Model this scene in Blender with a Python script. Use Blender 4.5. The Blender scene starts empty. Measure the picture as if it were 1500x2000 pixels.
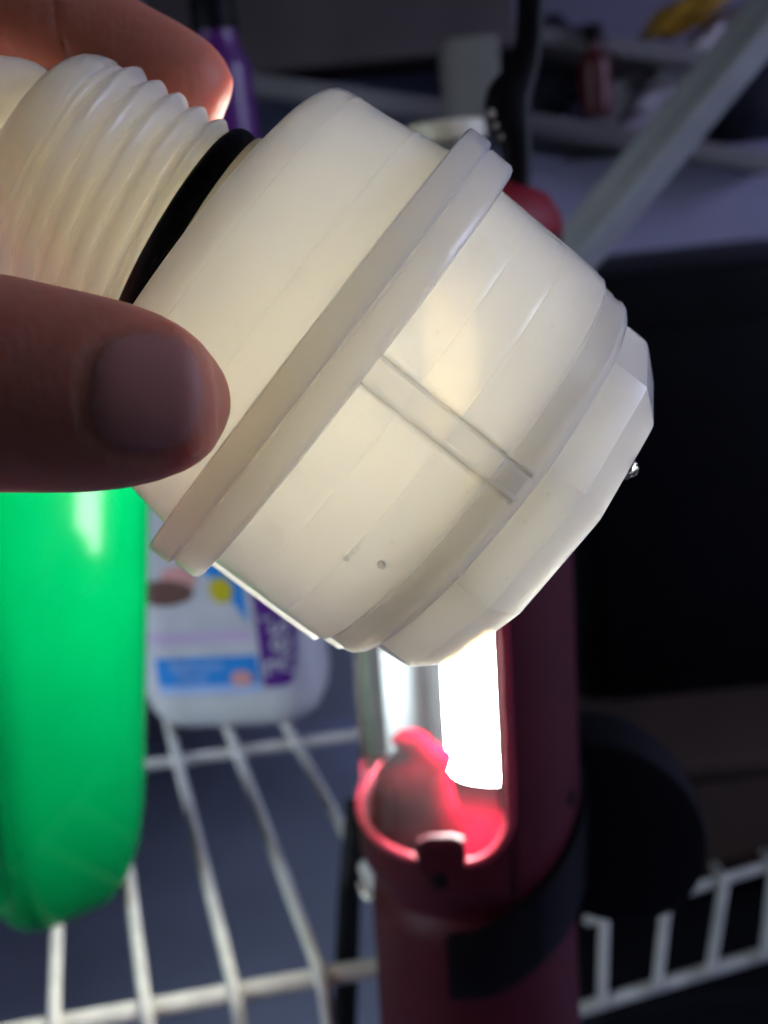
import bpy, bmesh, math, random
from mathutils import Vector, Matrix, noise
from mathutils.bvhtree import BVHTree
random.seed(4)
sc = bpy.context.scene
COL = sc.collection
PI = math.pi
R = math.radians

# ------------------------------------------------------------------ camera
FPX = 2200.0                                   # focal length in photo pixels (photo 1500 x 2000)
CAM_H = 0.22                                   # height above the wire shelf
pitch, roll = R(15), R(6)
FWD = Vector((0, math.cos(pitch), -math.sin(pitch)))
_rt = Vector((1, 0, 0)); _up = _rt.cross(FWD)
CX = math.cos(roll) * _rt - math.sin(roll) * _up
CY = math.cos(roll) * _up + math.sin(roll) * _rt
CO = Vector((0, 0, CAM_H))
cd = bpy.data.cameras.new('camera'); cam = bpy.data.objects.new('camera', cd); COL.objects.link(cam)
m = Matrix((CX, CY, -FWD)).transposed().to_4x4(); m.translation = CO
cam.matrix_world = m
cd.sensor_fit = 'VERTICAL'; cd.sensor_height = 36; cd.lens = FPX / 2000 * 36
cd.clip_start = 0.005; cd.clip_end = 20
cd.dof.use_dof = True; cd.dof.focus_distance = 0.109; cd.dof.aperture_fstop = 25; cd.dof.aperture_blades = 0
sc.camera = cam

# ------------------------------------------------------------------ light and exposure
w = bpy.data.worlds.new("World"); sc.world = w; w.use_nodes = True
bg = w.node_tree.nodes['Background']; bg.inputs[0].default_value = (0.50, 0.49, 0.62, 1); bg.inputs[1].default_value = 0.021
def area_light(name, loc, target, size, power, col):
    d = bpy.data.lights.new(name, 'AREA'); d.energy = power; d.size = size; d.color = col
    o = bpy.data.objects.new(name, d); COL.objects.link(o); o.location = loc
    o.rotation_euler = (Vector(target) - Vector(loc)).to_track_quat('-Z', 'Y').to_euler()
    return o
area_light('room_light', (1.5, 0.22, 0.62), (0.35, 0.6, 0.15), 0.6, 6.0, (0.64, 0.62, 1.0))
sc.view_settings.view_transform = 'Standard'; sc.view_settings.look = 'None'
sc.view_settings.exposure = 0; sc.view_settings.gamma = 1
dl_ = area_light('fitting_fill', (1.4, 0.12, 0.62), (0.12, 0.32, 0.15), 0.5, 0.9, (0.58, 0.72, 1.0)); dl_.data.spread = R(52)  # added fill from an unseen source, brightens the nose and right-hand rack
wl_ = area_light('bottle_fill', (-0.8, -0.05, 0.32), (-0.05, 0.56, -.02), 0.35, 0.68, (0.72, 0.84, 1.0)); wl_.data.spread = R(48)  # added fill with no visible source, lifts the floor and labelled bottle
LED_STRENGTH = 153.0

sc.cycles.max_bounces = 56; sc.cycles.diffuse_bounces = 24; sc.cycles.volume_bounces = 16; sc.cycles.glossy_bounces = 5
sc.cycles.transparent_max_bounces = 24; sc.cycles.transmission_bounces = 8
sc.cycles.sample_clamp_indirect = 12; sc.cycles.use_denoising = True
sc.cycles.use_adaptive_sampling = True; sc.cycles.adaptive_threshold = .045; sc.cycles.adaptive_min_samples = 24
sc.cycles.caustics_reflective = False; sc.cycles.caustics_refractive = False

# ------------------------------------------------------------------ helpers
def W(px, py, d):                              # the point seen at a photo pixel, d metres deep
    return CO + d * ((px - 750) / FPX * CX - (py - 1000) / FPX * CY + FWD)
def G(px, py, z=0.0):                          # the point of a level plane seen at a photo pixel
    r = (px - 750) / FPX * CX - (py - 1000) / FPX * CY + FWD
    return CO + r * ((z - CO.z) / r.z)
def lerp(a, b, t): return a + (b - a) * t
def sstep(a, b, x):
    t = min(1, max(0, (x - a) / (b - a))); return t * t * (3 - 2 * t)

def material(name, col, rough=0.5, bump=0.0, bscale=200.0, var=0.0, vscale=60.0, spec=0.5, metal=0.0,
             sss=0.0, radius=(1, 1, 1), sscale=0.002, coat=0.0, col2=None, aniso=0.0):
    mt = bpy.data.materials.new(name); mt.use_nodes = True
    nt = mt.node_tree; b = nt.nodes['Principled BSDF']
    b.inputs['Base Color'].default_value = (*col, 1); b.inputs['Roughness'].default_value = rough
    b.inputs['Specular IOR Level'].default_value = spec; b.inputs['Metallic'].default_value = metal
    b.inputs['Coat Weight'].default_value = coat
    if sss:
        b.inputs['Subsurface Weight'].default_value = sss
        b.inputs['Subsurface Radius'].default_value = radius
        b.inputs['Subsurface Scale'].default_value = sscale
        b.inputs['Subsurface Anisotropy'].default_value = aniso
    tc = nt.nodes.new('ShaderNodeTexCoord')
    if var or col2:
        n = nt.nodes.new('ShaderNodeTexNoise'); n.inputs['Scale'].default_value = vscale; n.inputs['Detail'].default_value = 5
        nt.links.new(tc.outputs['Object'], n.inputs['Vector'])
        mx = nt.nodes.new('ShaderNodeMix'); mx.data_type = 'RGBA'
        c2 = col2 or tuple(max(0, c * (1 - var)) for c in col)
        mx.inputs['A'].default_value = (*col, 1); mx.inputs['B'].default_value = (*c2, 1)
        rp = nt.nodes.new('ShaderNodeMapRange'); rp.inputs['From Min'].default_value = .38; rp.inputs['From Max'].default_value = .68
        nt.links.new(n.outputs['Fac'], rp.inputs['Value'])
        nt.links.new(rp.outputs['Result'], mx.inputs['Factor'])
        nt.links.new(mx.outputs['Result'], b.inputs['Base Color'])
    if bump:
        n2 = nt.nodes.new('ShaderNodeTexNoise'); n2.inputs['Scale'].default_value = bscale; n2.inputs['Detail'].default_value = 6
        nt.links.new(tc.outputs['Object'], n2.inputs['Vector'])
        bp = nt.nodes.new('ShaderNodeBump'); bp.inputs['Strength'].default_value = bump; bp.inputs['Distance'].default_value = 0.001
        nt.links.new(n2.outputs['Fac'], bp.inputs['Height']); nt.links.new(bp.outputs['Normal'], b.inputs['Normal'])
    return mt

def link(name, me, mat=None, parent=None, mw=None):
    o = bpy.data.objects.new(name, me); COL.objects.link(o)
    if mat and not me.materials: me.materials.append(mat)
    if parent is not None: o.parent = parent
    elif mw is not None: o.matrix_world = mw
    return o
def mesh_from(name, vs, fs, smooth=30):
    me = bpy.data.meshes.new(name); me.from_pydata([tuple(v) for v in vs], [], fs)
    bm = bmesh.new(); bm.from_mesh(me); bmesh.ops.recalc_face_normals(bm, faces=bm.faces); bm.to_mesh(me); bm.free()
    if smooth:
        for p in me.polygons: p.use_smooth = True
        me.set_sharp_from_angle(angle=R(smooth))
    return me
def tag(o, label=None, cat=None, group=None, kind=None):
    if label: o['label'] = label
    if cat: o['category'] = cat
    if group: o['group'] = group
    if kind: o['kind'] = kind
    return o
def thing(name, label, cat, mw=None, group=None):
    o = bpy.data.objects.new(name, None); COL.objects.link(o); o.empty_display_size = .01
    if mw is not None: o.matrix_world = mw
    return tag(o, label, cat, group)
def frame(x, y, z, o):
    m = Matrix((x, y, z)).transposed().to_4x4(); m.translation = o; return m

def lathe(prof, n=96, f=None, closed=True):
    """solid of revolution about Z; prof = [(z, r)]; f(z, r, angle) -> (z, r)"""
    vs, fs = [], []
    k = len(prof)
    for i in range(n):
        a = 2 * PI * i / n
        for (z, r) in prof:
            if f: z, r = f(z, r, a)
            vs.append((r * math.cos(a), r * math.sin(a), z))
    for i in range(n):
        j = (i + 1) % n
        for q in range(k if closed else k - 1):
            p = (q + 1) % k
            fs.append((i * k + q, i * k + p, j * k + p, j * k + q))
    if not closed:
        fs.append([i * k for i in range(n)]); fs.append([i * k + k - 1 for i in range(n)])
    return vs, fs
def densify(prof, step):
    out = []
    for (a, b) in zip(prof, prof[1:]):
        L = math.hypot(b[0] - a[0], b[1] - a[1]); q = max(1, int(L / step))
        for t in range(q): out.append((lerp(a[0], b[0], t / q), lerp(a[1], b[1], t / q)))
    out.append(prof[-1]); return out
def tube(path, rad, n=12, caps=True, flat=None):
    """swept round (or elliptical: flat=(axis, ratio)) tube; rad number or list"""
    path = [Vector(p) for p in path]; k = len(path)
    if not hasattr(rad, '__len__'): rad = [rad] * k
    vs, fs = [], []
    ref = None
    for i in range(k):
        t = (path[min(i + 1, k - 1)] - path[max(i - 1, 0)]).normalized()
        if ref is None: ref = t.orthogonal().normalized()
        if flat: ref = (flat[0] - t * flat[0].dot(t)).normalized()
        else: ref = (ref - t * ref.dot(t)).normalized()
        b = t.cross(ref)
        for q in range(n):
            a = 2 * PI * q / n
            vs.append(path[i] + rad[i] * (math.cos(a) * ref * (flat[1] if flat else 1) + math.sin(a) * b))
    for i in range(k - 1):
        for q in range(n):
            p = (q + 1) % n
            fs.append((i * n + q, i * n + p, (i + 1) * n + p, (i + 1) * n + q))
    if caps:
        fs.append(list(range(n))); fs.append([(k - 1) * n + q for q in range(n)])
    return vs, fs
def capsule_path(path, rad, q=5):
    """adds round ends to a path"""
    path = [Vector(p) for p in path]
    if not hasattr(rad, '__len__'): rad = [rad] * len(path)
    d0 = (path[0] - path[1]).normalized(); d1 = (path[-1] - path[-2]).normalized()
    a = [(path[0] + d0 * rad[0] * math.sin(t), rad[0] * math.cos(t)) for t in [PI / 2 * .985 * (1 - i / q) for i in range(q)]]
    b = [(path[-1] + d1 * rad[-1] * math.sin(t), rad[-1] * math.cos(t)) for t in [PI / 2 * .985 * (i + 1) / q for i in range(q)]]
    pts = [x[0] for x in a] + path + [x[0] for x in b]
    rs = [max(1e-5, x[1]) for x in a] + list(rad) + [max(1e-5, x[1]) for x in b]
    return pts, rs
def spline(pts, n=8):
    pts = [Vector(p) for p in pts]; out = []
    for i in range(len(pts) - 1):
        p0, p1, p2, p3 = pts[max(i - 1, 0)], pts[i], pts[i + 1], pts[min(i + 2, len(pts) - 1)]
        for k in range(n):
            t = k / n
            out.append(.5 * ((2 * p1) + (p2 - p0) * t + (2 * p0 - 5 * p1 + 4 * p2 - p3) * t * t + (3 * p1 - p0 - 3 * p2 + p3) * t ** 3))
    out.append(pts[-1]); return out
def rbox(sx, sy, sz, bev=.003, seg=3):
    """bevelled box, base centre at the origin"""
    me = bpy.data.meshes.new('box'); bm = bmesh.new(); bmesh.ops.create_cube(bm, size=1)
    for v in bm.verts: v.co = Vector((v.co.x * sx, v.co.y * sy, (v.co.z + .5) * sz))
    bmesh.ops.bevel(bm, geom=bm.edges[:], offset=bev, segments=seg, profile=.5, affect='EDGES')
    bm.to_mesh(me); bm.free()
    for p in me.polygons: p.use_smooth = True
    me.set_sharp_from_angle(angle=R(40)); return me
def rrect(hx, hy, r, k=8):
    """rounded rectangle outline, counter-clockwise from the +x side"""
    out = []
    for cx, cy, a0 in ((hx - r, hy - r, 0), (-hx + r, hy - r, 90), (-hx + r, -hy + r, 180), (hx - r, -hy + r, 270)):
        for i in range(k + 1):
            a = R(a0 + 90 * i / k); out.append((cx + r * math.cos(a), cy + r * math.sin(a)))
    return out
def loft(rings, cap=True):
    n = len(rings[0]); vs = [v for r in rings for v in r]; fs = []
    for i in range(len(rings) - 1):
        for q in range(n):
            p = (q + 1) % n; fs.append((i * n + q, i * n + p, (i + 1) * n + p, (i + 1) * n + q))
    if cap: fs.append(list(range(n))); fs.append([(len(rings) - 1) * n + q for q in range(n)])
    return vs, fs
def join(*parts):
    vs, fs = [], []
    for v, f in parts:
        o = len(vs); vs += list(v); fs += [[i + o for i in q] for q in f]
    return vs, fs

# ------------------------------------------------------------------ the setting: floor and back wall of the cupboard
m_floor = material('slate_blue_floor', (0.48, 0.53, 0.74), .55, bump=.15, bscale=60, var=.25, vscale=5)
m_wall = material('slate_wall', (0.34, 0.36, 0.48), .7, bump=.15, bscale=60, var=.2, vscale=6)
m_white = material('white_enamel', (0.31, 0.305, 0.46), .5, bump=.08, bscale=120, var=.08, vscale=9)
fl = bpy.data.meshes.new('floor'); fl.from_pydata([(-3, -2, 0), (3, -2, 0), (3, 3, 0), (-3, 3, 0)], [], [(0, 1, 2, 3)])
o = link('floor', fl, m_floor); o.location = (0, 0, -.32); tag(o, kind='structure')
wl = bpy.data.meshes.new('wall'); wl.from_pydata([(-3, 0, -.5), (3, 0, -.5), (3, 0, 2.5), (-3, 0, 2.5)], [], [(0, 1, 2, 3)])
o = link('back_wall', wl, m_wall); o.location = (0, 1.15, 0); tag(o, kind='structure')

# ------------------------------------------------------------------ wire shelf under the lamp
m_wire = material('white_wire_coating', (0.66, 0.65, 0.60), .45, bump=.12, bscale=500, var=.22, vscale=90)
sh = thing('wire_shelf', 'white coated wire shelf carrying the green bottle and the white labelled bottle', 'shelf', Matrix.Translation((0, 0, 0)))
def rod(parent, a, b, r, name, mat, n=12, bend=None):
    pts, rs = capsule_path([a] + (bend or []) + [b], r, 4)
    v, f = tube(pts, rs, n); return link(name, mesh_from(name, v, f, 50), mat, parent)
A0, A1 = G(285, 1480), G(680, 1424); d = (A1 - A0).normalized()
rod(sh, A0 - d * .35 + Vector((0, 0, -.0035)), A1 + d * .03 + Vector((0, 0, -.0035)), .0026, 'cross_rod', m_wire)
B0, B1 = G(0, 2000), G(760, 1862); db = (B1 - B0).normalized()
rod(sh, B0 - db * .25 + Vector((0, 0, -.004)), B1 + db * .02 + Vector((0, 0, -.004)), .0031, 'cross_rod', m_wire)
# bars run from the back, over the front rod and turn down
bars = [((345, 1478), (455, 1920)), ((458, 1457), (620, 1885)), ((570, 1437), (740, 1748)), ((250, 1700), (287, 1985)), ((112, 1795), (105, 2015))]
def bar(p, q, ext=True):
    a, b = G(*p), G(*q); d = (b - a).normalized()
    if not ext: a2 = a - d * .16
    else: a2 = a - d * .16
    # extend forward to the front rod line
    t = ((B0 - b).cross(db)).z / (d.cross(db)).z
    b2 = b + d * (t + .002)
    dn = Vector((0, 0, -1))
    rod(sh, a2, b2 + dn * .045 + d * .004, .0021, 'bar', m_wire, 10, bend=[b2 - d * .004] + [b2 - d * .004 + d * .008 * math.sin(t) + dn * .008 * (1 - math.cos(t)) for t in (.3, .6, .9, 1.2, 1.5)])
for p, q in bars: bar(p, q)
a, b = G(345, 1478), G(455, 1920); stepv = (G(458, 1457) - a)
for k in range(3, 8):                                   # the rest of the shelf to the left
    off = -stepv * (k)
    dd = (b - a).normalized(); a2 = a + off - dd * .16; b2 = b + off
    rod(sh, a2, b2 + Vector((0, 0, -.04)), .0021, 'bar', m_wire, 10, bend=[b2, b2 + Vector((0, 0, -.004)) + dd * .003])
c0 = B0 + Vector((0, 0, -.046)); rod(sh, c0 - db * .25 + Vector((0, -.005, 0)), B1 + db * .02 + Vector((0, -.005, -.046)), .0026, 'lip_rod', m_wire)

# ------------------------------------------------------------------ lower wire shelf on the right
sh2 = thing('wire_shelf', 'white wire shelf lip in shadow below the black box', 'shelf', Matrix.Translation((0, 0, 0)))
DR = .53
def rr(p, q, r, nm, d0=DR, d1=DR): rod(sh2, W(*p, d0), W(*q, d1), r, nm, m_wire)
rr((1150, 1797), (1620, 1655), .0026, 'cross_rod'); rr((1130, 1972), (1640, 1818), .0032, 'lip_rod')
for tx, ty, bx, by in ((1180, 1784, 1176, 1955), (1302, 1752, 1284, 1925), (1415, 1718, 1388, 1892), (1512, 1690, 1494, 1862), (1610, 1660, 1600, 1830)):
    rr((tx, ty), (bx, by), .0024, 'bar', DR - .003, DR - .004)
    rod(sh2, W(tx, ty, DR - .003), W(tx - 30, ty - 40, DR + .2) , .0024, 'bar', m_wire)

# ------------------------------------------------------------------ black box and brown carton on the right, clutter behind
m_black = material('black_plastic', (0.005, 0.005, 0.007), .5, bump=.1, bscale=300, var=.3, vscale=30, spec=.12)
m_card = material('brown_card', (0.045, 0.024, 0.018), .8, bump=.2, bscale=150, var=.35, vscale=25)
def placed(name, me, mat, label, cat, loc, rz=0.0, tilt=0.0, group=None):
    o = link(name, me, mat); o.matrix_world = Matrix.Translation(loc) @ Matrix.Rotation(rz, 4, 'Z') @ Matrix.Rotation(tilt, 4, 'Y')
    return tag(o, label, cat, group)
def box_at(name, label, cat, mat, x0, x1, ytop, ybot, d, dy, bev=.004, rz=0.0):
    """bevelled box whose front face spans the photo pixels given, d metres deep"""
    a, b = W(x0, ybot, d), W(x1, ybot, d); h = (ybot - ytop) * d / FPX * 1.03
    c = (a + b) / 2; sx = (b - a).length
    t = thing(name, label, cat, Matrix.Translation((c.x, c.y + dy / 2, c.z)) @ Matrix.Rotation(rz, 4, 'Z'))
    bo = link('shell', rbox(sx, dy, h, bev), mat, t)
    return t, sx, h
bb, bsx, bh = box_at('black_box', 'large black appliance standing behind the red lamp', 'appliance', m_black, 1150, 1760, 560, 1480, .72, .25, .008)
door = link('door', rbox(bsx * .86, .006, bh * .8, .004), m_black, bb); door.location = (0, -.1275, bh * .1)
wb, wx, wh = box_at('added_pale_panel', 'added pale panel in place of the white back wall above the black appliance', 'box', m_white, 1010, 1900, 300, 570, .86, .2, .004)  # added panel, stands in for the paler part of the back wall
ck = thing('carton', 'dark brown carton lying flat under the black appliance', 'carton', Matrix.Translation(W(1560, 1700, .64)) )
kb, _, _ = box_at('added_dark_block', 'added black block darkening the space below the lower wire shelf', 'added_dark_block', m_black, 1180, 2000, 1850, 2500, .62, .3, .01)  # added block that keeps the space under the lower shelf dark
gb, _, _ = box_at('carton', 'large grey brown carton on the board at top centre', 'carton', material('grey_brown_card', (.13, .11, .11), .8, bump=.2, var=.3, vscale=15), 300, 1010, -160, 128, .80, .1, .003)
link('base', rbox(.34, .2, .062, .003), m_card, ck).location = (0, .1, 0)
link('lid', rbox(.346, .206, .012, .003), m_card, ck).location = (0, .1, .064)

m_cream = material('cream_plastic', (0.75, 0.70, 0.52), .4, var=.1, bump=.1)
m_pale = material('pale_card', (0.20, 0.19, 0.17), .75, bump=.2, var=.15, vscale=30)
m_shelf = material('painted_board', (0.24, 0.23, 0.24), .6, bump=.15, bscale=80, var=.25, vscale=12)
m_purple = material('purple_plastic', (0.10, 0.015, 0.16), .35, var=.15)
m_yellow = material('yellow_packet', (0.55, 0.30, 0.02), .5, bump=.4, bscale=40, var=.3, vscale=30)
m_bag = material('white_bag', (0.66, 0.64, 0.72), .45, bump=.5, bscale=40, var=.1)
m_dred = material('dark_red_plastic', (0.10, 0.012, 0.015), .4, var=.2)
m_navy = material('navy_cloth', (0.02, 0.024, 0.045), .8, bump=.4, bscale=60, var=.3, vscale=20)

def board(name, label, p0, p1, d0, d1, depth, th, mat):
    """shelf board whose front edge runs between two photo pixels"""
    a, b = W(*p0, d0), W(*p1, d1); x = (b - a); L = x.length; x.normalize()
    z = Vector((0, 0, 1)); y = z.cross(x).normalized(); z = x.cross(y)
    t = thing(name, label, 'shelf', frame(x, y, z, (a + b) / 2))
    link('board', rbox(L, depth, th, .002), mat, t).location = (0, depth / 2, -th)
    return t
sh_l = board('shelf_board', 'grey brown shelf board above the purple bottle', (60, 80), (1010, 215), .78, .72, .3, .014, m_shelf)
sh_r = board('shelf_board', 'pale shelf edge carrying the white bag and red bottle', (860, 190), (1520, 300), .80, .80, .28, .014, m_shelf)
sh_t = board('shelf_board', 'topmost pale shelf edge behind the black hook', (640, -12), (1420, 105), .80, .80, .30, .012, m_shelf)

def bottle(name, label, mat, capmat, base, r, h, capr, caph, cat='bottle', neck=.45):
    t = thing(name, label, cat, Matrix.Translation(base))
    p = [(0, r * .9), (.004, r), (h * .7, r), (h * .78, r * .96), (h * .9, r * neck), (h, r * neck)]
    v, f = lathe(densify(p, h / 14), 40, closed=False); link('body', mesh_from('body', v, f, 40), mat, t)
    c = [(h + .0005, capr * .98), (h + .002, capr), (h + caph - .002, capr), (h + caph, capr * .93)]
    v, f = lathe(c, 36, closed=False); link('cap', mesh_from('cap', v, f, 40), capmat, t)
    return t
b0 = W(455, 330, .62)
bottle('purple_bottle', 'purple bottle with a black cap behind the index finger', m_purple, m_black, b0, .0165, .07, .0125, .018, neck=.7)
# small jar, dark red bottle, packets and bag on the shelves
t = thing('jar', 'jar with a cream lid behind the upper edge of the fitting', 'jar', Matrix.Translation(W(884, 410, .36)) @ Matrix.Scale(.6, 4))
v, f = lathe(densify([(0, .017), (.002, .019), (.03, .019), (.034, .017)], .004), 40, closed=False); link('glass', mesh_from('glass', v, f), m_pale, t)
v, f = lathe([(.0345, .0195), (.0355, .0205), (.043, .0205), (.0445, .0195)], 60, f=lambda z, r, a: (z, r + .00025 * math.sin(a * 30)), closed=False)
link('lid', mesh_from('lid', v, f), m_cream, t)
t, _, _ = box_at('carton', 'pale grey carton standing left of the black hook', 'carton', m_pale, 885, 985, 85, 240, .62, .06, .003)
bottle('red_bottle', 'dark red bottle on the shelf between hook and white bag', m_dred, m_black, W(1166, 228, .81), .0115, .05, .007, .012)
def crumple(name, label, cat, mat, c, sx, sy, sz, amp, rot, seed):
    me = bpy.data.meshes.new(name); bm = bmesh.new(); bmesh.ops.create_icosphere(bm, subdivisions=4, radius=1)
    for v in bm.verts:
        p = v.co.copy(); n = noise.noise(p * 1.7 + Vector((seed, 0, 0))) + .5 * abs(noise.noise(p * 3.5 + Vector((0, seed, 0))))
        q = p * (1 + amp * n); v.co = Vector((q.x * sx, q.y * sy, q.z * sz))
    bm.to_mesh(me); bm.free()
    for p in me.polygons: p.use_smooth = True
    o = link(name, me, mat); o.matrix_world = Matrix.Translation(c) @ rot.to_matrix().to_4x4(); return tag(o, label, cat)
from mathutils import Euler
crumple('plastic_bag', 'crumpled white plastic bag heaped on the upper right shelf', 'bag', m_bag, W(1320, 165, .86), .058, .03, .020, .7, Euler((0, R(-22), 0)), 2)
crumple('plastic_bag', 'small folded white bag tucked below the yellow packet', 'bag', m_bag, W(1395, 75, .88), .026, .03, .012, .6, Euler((0, R(-40), 0)), 7)
crumple('yellow_packet', 'yellow packet lying on top of the white bags', 'packet', m_yellow, W(1345, 22, .84), .034, .025, .011, .35, Euler((0, R(-22), 0)), 5)
crumple('dark_cloth', 'bunched black cloth behind the diagonal brace', 'cloth', m_navy, W(1450, 235, .9), .07, .04, .05, .7, Euler((0, 0, 0)), 11)
crumple('dark_cloth', 'dark navy cloth bundle on the shelf left of the red bottle', 'cloth', m_navy, W(1080, 135, .92), .04, .03, .035, .5, Euler((0, 0, 0)), 15)
# diagonal brace of the shelf
m_brace = material('pale_grey_metal', (0.33, 0.34, 0.34), .5, bump=.1, var=.2, vscale=40)
tb = thing('shelf_brace', 'pale grey diagonal shelf brace at upper right', 'brace', Matrix.Translation((0, 0, 0)))
p0, p1 = W(1560, -40, .50), W(1060, 570, .52)
ax = (p1 - p0).normalized(); v, f = tube([p0, p1], .0118, 20, flat=(FWD, .5)); link('strut', mesh_from('strut', v, f, 50), m_brace, tb)
v, f = tube([p0 - FWD * .006 + CX * .004 + CY * .002, p1 - FWD * .006 + CX * .004 + CY * .002], .0042, 14); link('bead', mesh_from('bead', v, f, 50), m_brace, tb)

# ------------------------------------------------------------------ green bottle
CAMV = Vector((FWD.x, FWD.y, 0)).normalized()
def green_bottle():
    m_green = material('green_plastic', (0.0, 0.18, 0.045), .10, bump=.05, bscale=60, var=.12, vscale=25, spec=.05)
    base = G(97, 1800)
    t = thing('green_bottle', 'bright green glossy plastic bottle standing below the thumb', 'bottle', Matrix.Translation(base + Vector((-.002, .012, 0))) @ Matrix.Rotation(R(5.5), 4, CAMV) @ Matrix.Rotation(R(38), 4, 'Z'))
    rings = []
    zs = [0, .0008, .003, .007, .012, .018, .028, .042, .06, .08, .1, .12, .15, .18, .2, .212, .22]
    for z in zs:
        k = .5 + .5 * math.sin(math.acos(1 - min(1, z / .042)))
        g = lerp(.0285, .0385, z / .15) * k
        if z > .19: g *= 1 - .6 * sstep(.19, .22, z)
        rings.append([(x, y, z) for x, y in rrect(g * .93, g * .93, g * .5, 10)])
    v, f = loft(rings); link('body', mesh_from('body', v, f, 50), m_green, t)
    for q in (6, 28):                                               # mould seams down the corners
        v, f = tube([Vector(r[q]) for r in rings[3:-2]], .0006, 8); link('mould_seam', mesh_from('mould_seam', v, f, 50), m_green, t)
    v, f = lathe([(.221, .0145), (.222, .0155), (.24, .0155), (.242, .014)], 40, closed=False); link('cap', mesh_from('cap', v, f), m_green, t)
green_bottle()

# ------------------------------------------------------------------ white bottle with a printed label
def label_bottle():
    m_body = material('white_bottle_plastic', (0.56, 0.57, 0.57), .35, sss=.2, radius=(1, 1, .9), sscale=.004, var=.08)
    pr = lambda n, c, **k: material(n, c, .4, var=.12, vscale=80, **k)
    m_white, m_blue, m_pur, m_lb = pr('label_white', (.50, .50, .54)), pr('label_blue', (.015, .22, .62)), pr('label_purple', (.085, .012, .20)), pr('label_pale_blue', (.35, .48, .75))
    m_pink, m_yel, m_brn, m_lil = pr('label_pink', (.62, .30, .28)), pr('label_yellow', (.5, .42, .01)), pr('label_brown', (.13, .06, .05)), pr('label_lilac', (.5, .38, .58))
    hx, hy, rc = .0415, .027, .02
    base = G(440, 1447)
    t = thing('detergent_bottle', 'white bottle with blue and purple label standing behind the green bottle', 'bottle', Matrix.Translation(base + Vector((0.0055, .03, .001))) @ Matrix.Rotation(R(-9), 4, 'Z'))
    rings = []
    for z, k in [(0, .62), (.0012, .74), (.004, .86), (.009, .95), (.016, 1), (.05, 1), (.1, 1), (.14, 1), (.155, .93), (.17, .75), (.182, .5), (.19, .36), (.2, .36)]:
        ins = (1 - k) * hy
        rings.append([(x, y, z) for x, y in rrect(hx - ins, hy - ins, max(.004, rc - ins * .5), 8)])
    v, f = loft(rings); link('body', mesh_from('body', v, f, 45), m_body, t)
    v, f = lathe([(.201, .013), (.202, .0145), (.222, .0145), (.224, .013)], 36, closed=False); link('cap', mesh_from('cap', v, f), m_white, t)
    flat = hx - rc
    def P(u, z, e):                                   # the front of the bottle: u metres from its middle
        if abs(u) <= flat: return Vector((u, -hy - e, z))
        a = (abs(u) - flat) / rc; s = 1 if u > 0 else -1
        return Vector((s * (flat + (rc + e) * math.sin(a)), -(hy - rc) - (rc + e) * math.cos(a), z))
    lay = [0]
    def patch(name, mat, u0, u1, z0, z1, e, shape=None, n=16):
        vs, fs = [], []
        for i in range(n + 1):
            for j in range(n + 1):
                a, b = i / n * 2 - 1, j / n * 2 - 1
                if shape == 'ellipse':
                    a, b = a * math.sqrt(1 - b * b / 2), b * math.sqrt(1 - a * a / 2)
                u = (u0 + u1) / 2 + a * (u1 - u0) / 2; z = (z0 + z1) / 2 + b * (z1 - z0) / 2
                if shape == 'swoosh': z = lerp(z0 + (z1 - z0) * .9 * (1 - ((a + 1) / 2) ** 1.6), z1 + (z1 - z0) * .1 * (a - 1), (b + 1) / 2) if a < 1 else z
                if shape == 'corner' and a > 0: z = z if b > 0 else z + (z1 - z0) * .35 * (a ** 3) * (-b)
                vs.append(P(u, z, e))
        for i in range(n):
            for j in range(n):
                q = i * (n + 1) + j; fs.append((q, q + 1, q + n + 2, q + n + 1))
        return link(name, mesh_from(name, vs, fs, 40), mat, lab)
    z0 = .0185
    lab = link('label', mesh_from('label', *(lambda n=30: ([P(lerp(-.0385, .039, i / n), z, .0002) for i in range(n + 1) for z in (z0, z0 + .1)], [(2 * i, 2 * i + 1, 2 * i + 3, 2 * i + 2) for i in range(n)]))(), 40), m_white, t)
    patch('blue_panel', m_blue, -.0290, .0182, z0 + .002, z0 + .0195, .0004)
    patch('pale_band', m_lb, -.0290, .0182, z0 + .002, z0 + .006, .0005)
    patch('lilac_band', m_lil, -.034, .0165, z0 + .0265, z0 + .031, .0004)
    patch('blue_swoosh', m_blue, -.008, .0165, z0 + .034, z0 + .066, .0004, 'swoosh')
    patch('purple_strip', m_pur, .0195, .0380, z0 + .004, z0 + .095, .0004, 'corner')
    patch('brown_picture', m_brn, -.033, -.006, z0 + .044, z0 + .056, .0006, 'ellipse')
    patch('brown_picture', m_pink, -.02, -.004, z0 + .05, z0 + .062, .0005, 'ellipse')
    patch('yellow_blob', m_yel, .001, .0115, z0 + .044, z0 + .056, .0006, 'ellipse')
    patch('pink_picture', m_pink, .005, .015, z0 + .005, z0 + .0125, .0007, 'ellipse')
    def text(s, size, mat, u, z, rot, e):
        c = bpy.data.curves.new('text', 'FONT'); c.body = s; c.size = size; c.align_x = 'LEFT'; c.offset = size * .012
        ob = bpy.data.objects.new('text', c); COL.objects.link(ob)
        me = bpy.data.meshes.new_from_object(ob.evaluated_get(bpy.context.evaluated_depsgraph_get()))
        bpy.data.objects.remove(ob)
        for vv in me.vertices:
            x, y = vv.co.x, vv.co.y
            if rot: x, y = -y, x
            vv.co = P(u + x, z + y, e)
        me.materials.clear()
        return link('lettering', me, mat, lab)
    text('Resi', .0175, m_white, .0332, z0 + .0085, True, .0007)
    text('Bathroom', .0058, m_lb, -.0215, z0 + .0135, False, .0007)
    text('Cleaner', .0045, m_lb, -.0195, z0 + .0085, False, .0008)
label_bottle()

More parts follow.
